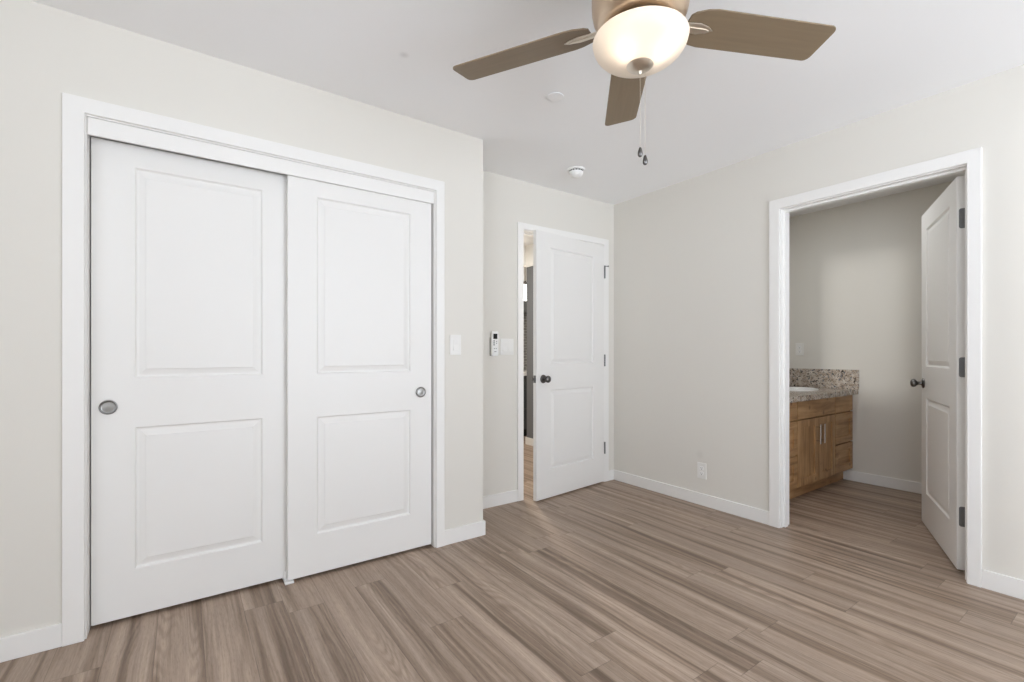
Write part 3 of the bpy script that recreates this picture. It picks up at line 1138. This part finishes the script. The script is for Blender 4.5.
for bx, bz, hw, hh in ((-0.011, 0.020, 0.006, 0.005), (-0.011, 0.006, 0.006, 0.005), (-0.011, -0.008, 0.006, 0.005), (0.011, 0.016, 0.004, 0.004), (0.011, 0.002, 0.004, 0.004),
                       (0.0, -0.058, 0.009, 0.003), (-0.008, -0.035, 0.0045, 0.003), (0.008, -0.035, 0.0045, 0.003)):
    bm = bmesh.new()
    box(bm, bx - hw, bx + hw, -0.0315, -0.0300, bz - hh, bz + hh)
    bm_obj('button', bm, M_GREY, rm, False, 0.0005)


# ------------------------------------------------------------------ bathroom vanity
VX0, VX1, VF0 = 3.40, U_BATH - 0.002, 1.633
van = empty('vanity_cabinet', (VX0, VF0, 0))
tag(van, 'knotty wood vanity cabinet with two doors and drawer stacks', 'cabinet')


def vloc(o):
    o.location = (-VX0, -VF0, 0)
    return o


vloc(boxes('cabinet_body', M_ALDER_V, [(VX0, VX1, VF0 + 0.020, VF0 + 0.038, 0.105, 0.764), (VX0, VX0 + 0.018, VF0 + 0.038, V_VAN - 0.002, 0.105, 0.764),
                                       (VX1 - 0.018, VX1, VF0 + 0.038, V_VAN - 0.002, 0.105, 0.764), (VX0 + 0.018, VX1 - 0.018, V_VAN - 0.010, V_VAN - 0.002, 0.105, 0.764),
                                       (VX0 + 0.018, VX1 - 0.018, VF0 + 0.038, V_VAN - 0.010, 0.105, 0.123)], van, 0.001))
vloc(boxes('toe_kick', M_ALDER_H, [(VX0 + 0.02, VX1 - 0.0, 1.704, 1.722, 0.0, 0.105)], van, 0.001))


def front_panel(name, x0, x1, z0_, z1_, parent, mat, frame=0.055, flat=False):
    """shaker front: frame with a recessed field; faces -v"""
    bm = bmesh.new()
    y0, y1 = VF0, VF0 + 0.0195
    if flat:
        box(bm, x0, x1, y0, y1, z0_, z1_)
    else:
        prof = [(0.0, 0.0), (frame, 0.0), (frame + 0.001, 0.009), (frame + 0.004, 0.009)]
        prev = None
        for ins, dep in prof:
            ring = [bm.verts.new(p) for p in ((x0 + ins, y0 + dep, z0_ + ins), (x1 - ins, y0 + dep, z0_ + ins), (x1 - ins, y0 + dep, z1_ - ins), (x0 + ins, y0 + dep, z1_ - ins))]
            if prev:
                for k in range(4):
                    bm.faces.new((prev[k], prev[(k + 1) % 4], ring[(k + 1) % 4], ring[k]))
            else:
                first = ring
            prev = ring
        bm.faces.new(prev)
        bk = [bm.verts.new(p) for p in ((x0, y1, z0_), (x1, y1, z0_), (x1, y1, z1_), (x0, y1, z1_))]
        for k in range(4):
            bm.faces.new((first[k], bk[k], bk[(k + 1) % 4], first[(k + 1) % 4]))
        bm.faces.new(bk)
    o = bm_obj(name, bm, mat, parent, False, 0.0012 if flat else 0)
    return vloc(o)


def bar_pull(parent, x, z0_, z1_):
    bm = tube_bm([(x, VF0 - 0.030, z0_), (x, VF0 - 0.030, z1_)], 0.0060, 14)
    for zz in (z0_ + 0.022, z1_ - 0.022):
        t = tube_bm([(x, VF0 - 0.030, zz), (x, VF0 + 0.001, zz)], 0.0045, 10)
        me = bpy.data.meshes.new('t')
        t.to_mesh(me)
        t.free()
        bm.from_mesh(me)
        bpy.data.meshes.remove(me)
    o = bm_obj('bar_handle', bm, M_CHROME, parent, True)
    o['label'] = 'upright metal bar handle'
    return o


G = 0.005
DX0, DXM, DX1 = 3.775, 4.128, 4.452
front_panel('false_front', DX0 + G, DX1 - G, 0.622, 0.757, van, M_ALDER_H, flat=True)
dl = front_panel('door', DX0 + G, DXM - 0.0015, 0.112, 0.612, van, M_ALDER_V)
bar_pull(dl, DXM - 0.038, 0.410, 0.562)
dr = front_panel('door', DXM + 0.0015, DX1 - G, 0.112, 0.612, van, M_ALDER_V)
bar_pull(dr, DXM + 0.038, 0.410, 0.562)
for (xa, xb) in ((VX0 + 0.01, DX0 - G), (DX1 + G, VX1 - 0.006)):
    front_panel('drawer', xa, xb, 0.622, 0.757, van, M_ALDER_H, flat=True)
    front_panel('drawer', xa, xb, 0.358, 0.610, van, M_ALDER_H)
    front_panel('drawer', xa, xb, 0.112, 0.346, van, M_ALDER_H)

# countertop with an oval cut-out and a side splash
SC, SA, SB = (4.36, 1.905), 0.195, 0.145
CZ0, CZ1 = 0.765, 0.805
CT0, CT1, CV0, CV1 = VX0 - 0.01, U_BATH - 0.001, 1.592, V_VAN - 0.001


def oval(a, b, n=48, z=0.0, p=2.4):
    out = []
    for k in range(n):
        t = 2 * math.pi * k / n
        c, s = math.cos(t), math.sin(t)
        out.append((SC[0] + a * math.copysign(abs(c) ** (2 / p), c), SC[1] + b * math.copysign(abs(s) ** (2 / p), s), z))
    return out


def rect_ring(n=48, z=0.0):
    """points on the counter outline in the oval's directions"""
    out = []
    for k in range(n):
        t = 2 * math.pi * k / n
        c, s = math.cos(t), math.sin(t)
        ts = []
        if c > 1e-9: ts.append((CT1 - SC[0]) / c)
        if c < -1e-9: ts.append((CT0 - SC[0]) / c)
        if s > 1e-9: ts.append((CV1 - SC[1]) / s)
        if s < -1e-9: ts.append((CV0 - SC[1]) / s)
        m = min(ts)
        out.append([SC[0] + c * m, SC[1] + s * m, z])
    for cx, cy in ((CT0, CV0), (CT0, CV1), (CT1, CV0), (CT1, CV1)):     # snap the nearest to each corner
        i = min(range(n), key=lambda k: (out[k][0] - cx) ** 2 + (out[k][1] - cy) ** 2)
        out[i] = [cx, cy, z]
    return out


bm = bmesh.new()
A = [bm.verts.new(p) for p in rect_ring(z=CZ1)]
B = [bm.verts.new(p) for p in oval(SA, SB, z=CZ1)]
A2 = [bm.verts.new(p) for p in rect_ring(z=CZ0)]
B2 = [bm.verts.new(p) for p in oval(SA, SB, z=CZ0)]
n = len(A)
for i in range(n):
    j = (i + 1) % n
    bm.faces.new((A[i], A[j], B[j], B[i]))
    bm.faces.new((A2[i], B2[i], B2[j], A2[j]))
    bm.faces.new((A[i], A2[i], A2[j], A[j]))
    bm.faces.new((B[i], B[j], B2[j], B2[i]))
ct = bm_obj('countertop', bm, M_GRANITE)
tag(ct, 'speckled beige granite countertop with splash on the bathroom vanity', 'countertop')
boxes('side_splash', M_GRANITE, [(U_BATH - 0.022, U_BATH - 0.001, 1.586, V_VAN - 0.001, CZ1, 0.975)], ct, 0.0015)
boxes('back_splash', M_GRANITE, [(CT0, U_BATH - 0.0225, V_VAN - 0.022, V_VAN - 0.001, CZ1, 0.975)], ct, 0.0015)

# drop-in sink
bm = bmesh.new()
rings = []
for a, b, z in ((SA + 0.012, SB + 0.012, CZ1 + 0.0005), (SA + 0.012, SB + 0.012, CZ1 + 0.006), (SA + 0.006, SB + 0.006, CZ1 + 0.011), (SA - 0.010, SB - 0.010, CZ1 + 0.010), (SA - 0.020, SB - 0.020, CZ1 + 0.002),
                (SA - 0.030, SB - 0.028, CZ1 - 0.03), (SA - 0.050, SB - 0.045, CZ1 - 0.09), (SA - 0.10, SB - 0.085, CZ1 - 0.125), (0.03, 0.03, CZ1 - 0.135)):
    rings.append([bm.verts.new(p) for p in oval(a, b, z=z)])
for R1_, R2_ in zip(rings, rings[1:]):
    for i in range(48):
        j = (i + 1) % 48
        bm.faces.new((R1_[i], R1_[j], R2_[j], R2_[i]))
bm.faces.new(rings[-1])
sk = bm_obj('sink_basin', bm, M_CERAMIC, None, True)
tag(sk, 'white oval drop-in sink set in the granite counter', 'sink')

fc = empty('faucet', (SC[0] + 0.06, 2.105, CZ1 + 0.0002))
tag(fc, 'dark chrome two-handle faucet behind the white sink', 'faucet')
bm_obj('faucet_base', extrude_outline([(0.075 * math.cos(2 * math.pi * k / 32), 0.022 * math.sin(2 * math.pi * k / 32)) for k in range(32)], 0, 0.016), M_CHROME, fc, True, 0.003)
bm_obj('spout', tube_bm([(0, 0.0, 0.015), (0, -0.002, 0.05), (0, -0.02, 0.078), (0, -0.05, 0.088), (0, -0.085, 0.082), (0, -0.108, 0.066), (0, -0.112, 0.055)],
                        [0.016, 0.014, 0.0125, 0.012, 0.0115, 0.011, 0.0105], 16), M_CHROME, fc, True)
for s in (-1, 1):
    bm_obj('faucet_handle', lathe_bm([(0.017, 0.014), (0.016, 0.022), (0.010, 0.030), (0.010, 0.040), (0.018, 0.046), (0.019, 0.056), (0.012, 0.061), (0.0, 0.062)], 24, close=False), M_CHROME, fc, True,
           mtx=Matrix.Translation((0.052 * s, 0, 0)))


# ------------------------------------------------------------------ kitchen glimpsed through the entry gap
kc = empty('kitchen_cabinet', (3.75, 5.0, 0))
tag(kc, 'charcoal kitchen base cabinet seen through the entry door gap', 'cabinet')
boxes('cabinet_body', M_KCAB, [(-0.6, 0.9, 0.02, 0.60, 0.10, 0.82)], kc, 0.002)
boxes('toe_kick', M_DARK, [(-0.58, 0.88, 0.07, 0.09, 0.0, 0.10)], kc)
for i in range(3):
    xa = -0.6 + i * 0.5
    boxes('drawer', M_KCAB, [(xa + 0.004, xa + 0.496, 0.0, 0.0195, 0.645, 0.815)], kc, 0.002)
    boxes('drawer', M_KCAB, [(xa + 0.004, xa + 0.496, 0.0, 0.0195, 0.385, 0.637)], kc, 0.002)
    boxes('drawer', M_KCAB, [(xa + 0.004, xa + 0.496, 0.0, 0.0195, 0.105, 0.377)], kc, 0.002)
kt = boxes('kitchen_counter', M_KTOP, [(3.13, 4.67, 4.975, 5.605, 0.82, 0.865)], None, 0.003)
tag(kt, 'white slab counter on the charcoal kitchen cabinet', 'countertop')
ks = boxes('tile_backsplash', M_TILE, [(3.13, 4.67, 5.606, 5.62, 0.865, 1.70)], None, 0.001)
tag(ks, 'grey tile backsplash behind the kitchen counter', 'backsplash', None, 'structure')
kh = boxes('wall_cabinet', M_KCAB, [(3.30, 4.60, 5.28, 5.618, 1.70, 1.96)], None, 0.004)
tag(kh, 'dark wall cabinet behind the lit pendant in the kitchen', 'cabinet')

PD = (3.63, 4.86)
pl = empty('pendant_light', (PD[0], PD[1], CEIL))
tag(pl, 'lit white glass pendant lamp glimpsed through the entry door gap', 'pendant lamp')
bm_obj('ceiling_canopy', lathe_bm([(0.0, -0.025), (0.05, -0.022), (0.058, -0.006), (0.058, 0.0), (0.0, 0.0)], 32, close=False), M_NICKEL, pl, True)
bm_obj('rod', tube_bm([(0, 0, -0.02), (0, 0, -0.40)], 0.006, 10), M_NICKEL, pl, True)
bm_obj('socket_cap', lathe_bm([(0.0, -0.385), (0.012, -0.386), (0.026, -0.405), (0.027, -0.43), (0.0, -0.43)], 24, close=False), M_DARKMETAL, pl, True)
bm_obj('glass_shade', lathe_bm([(0.020, -0.425), (0.036, -0.445), (0.050, -0.490), (0.052, -0.53), (0.045, -0.58), (0.036, -0.62), (0.030, -0.635)], 32, close=False), M_PENDANT, pl, True)
ld = bpy.data.lights.new('pendant_bulb', 'POINT')
ld.energy = PENDANT_W
ld.color = (1.0, 0.88, 0.72)
ld.shadow_soft_size = 0.05
lo = bpy.data.objects.new('pendant_bulb', ld)
lo.location = (PD[0], PD[1], CEIL - 0.70)
COL.objects.link(lo)
ld = bpy.data.lights.new('added_hall_fill', 'AREA')  # unseen fill light added to brighten the hall
ld.shape = 'DISK'
ld.size = 0.16
ld.energy = HALL_W
ld.color = (1.0, 0.955, 0.88)
lo = bpy.data.objects.new('added_hall_fill', ld)
lo.location = (2.55, 3.80, CEIL - 0.006)
COL.objects.link(lo)
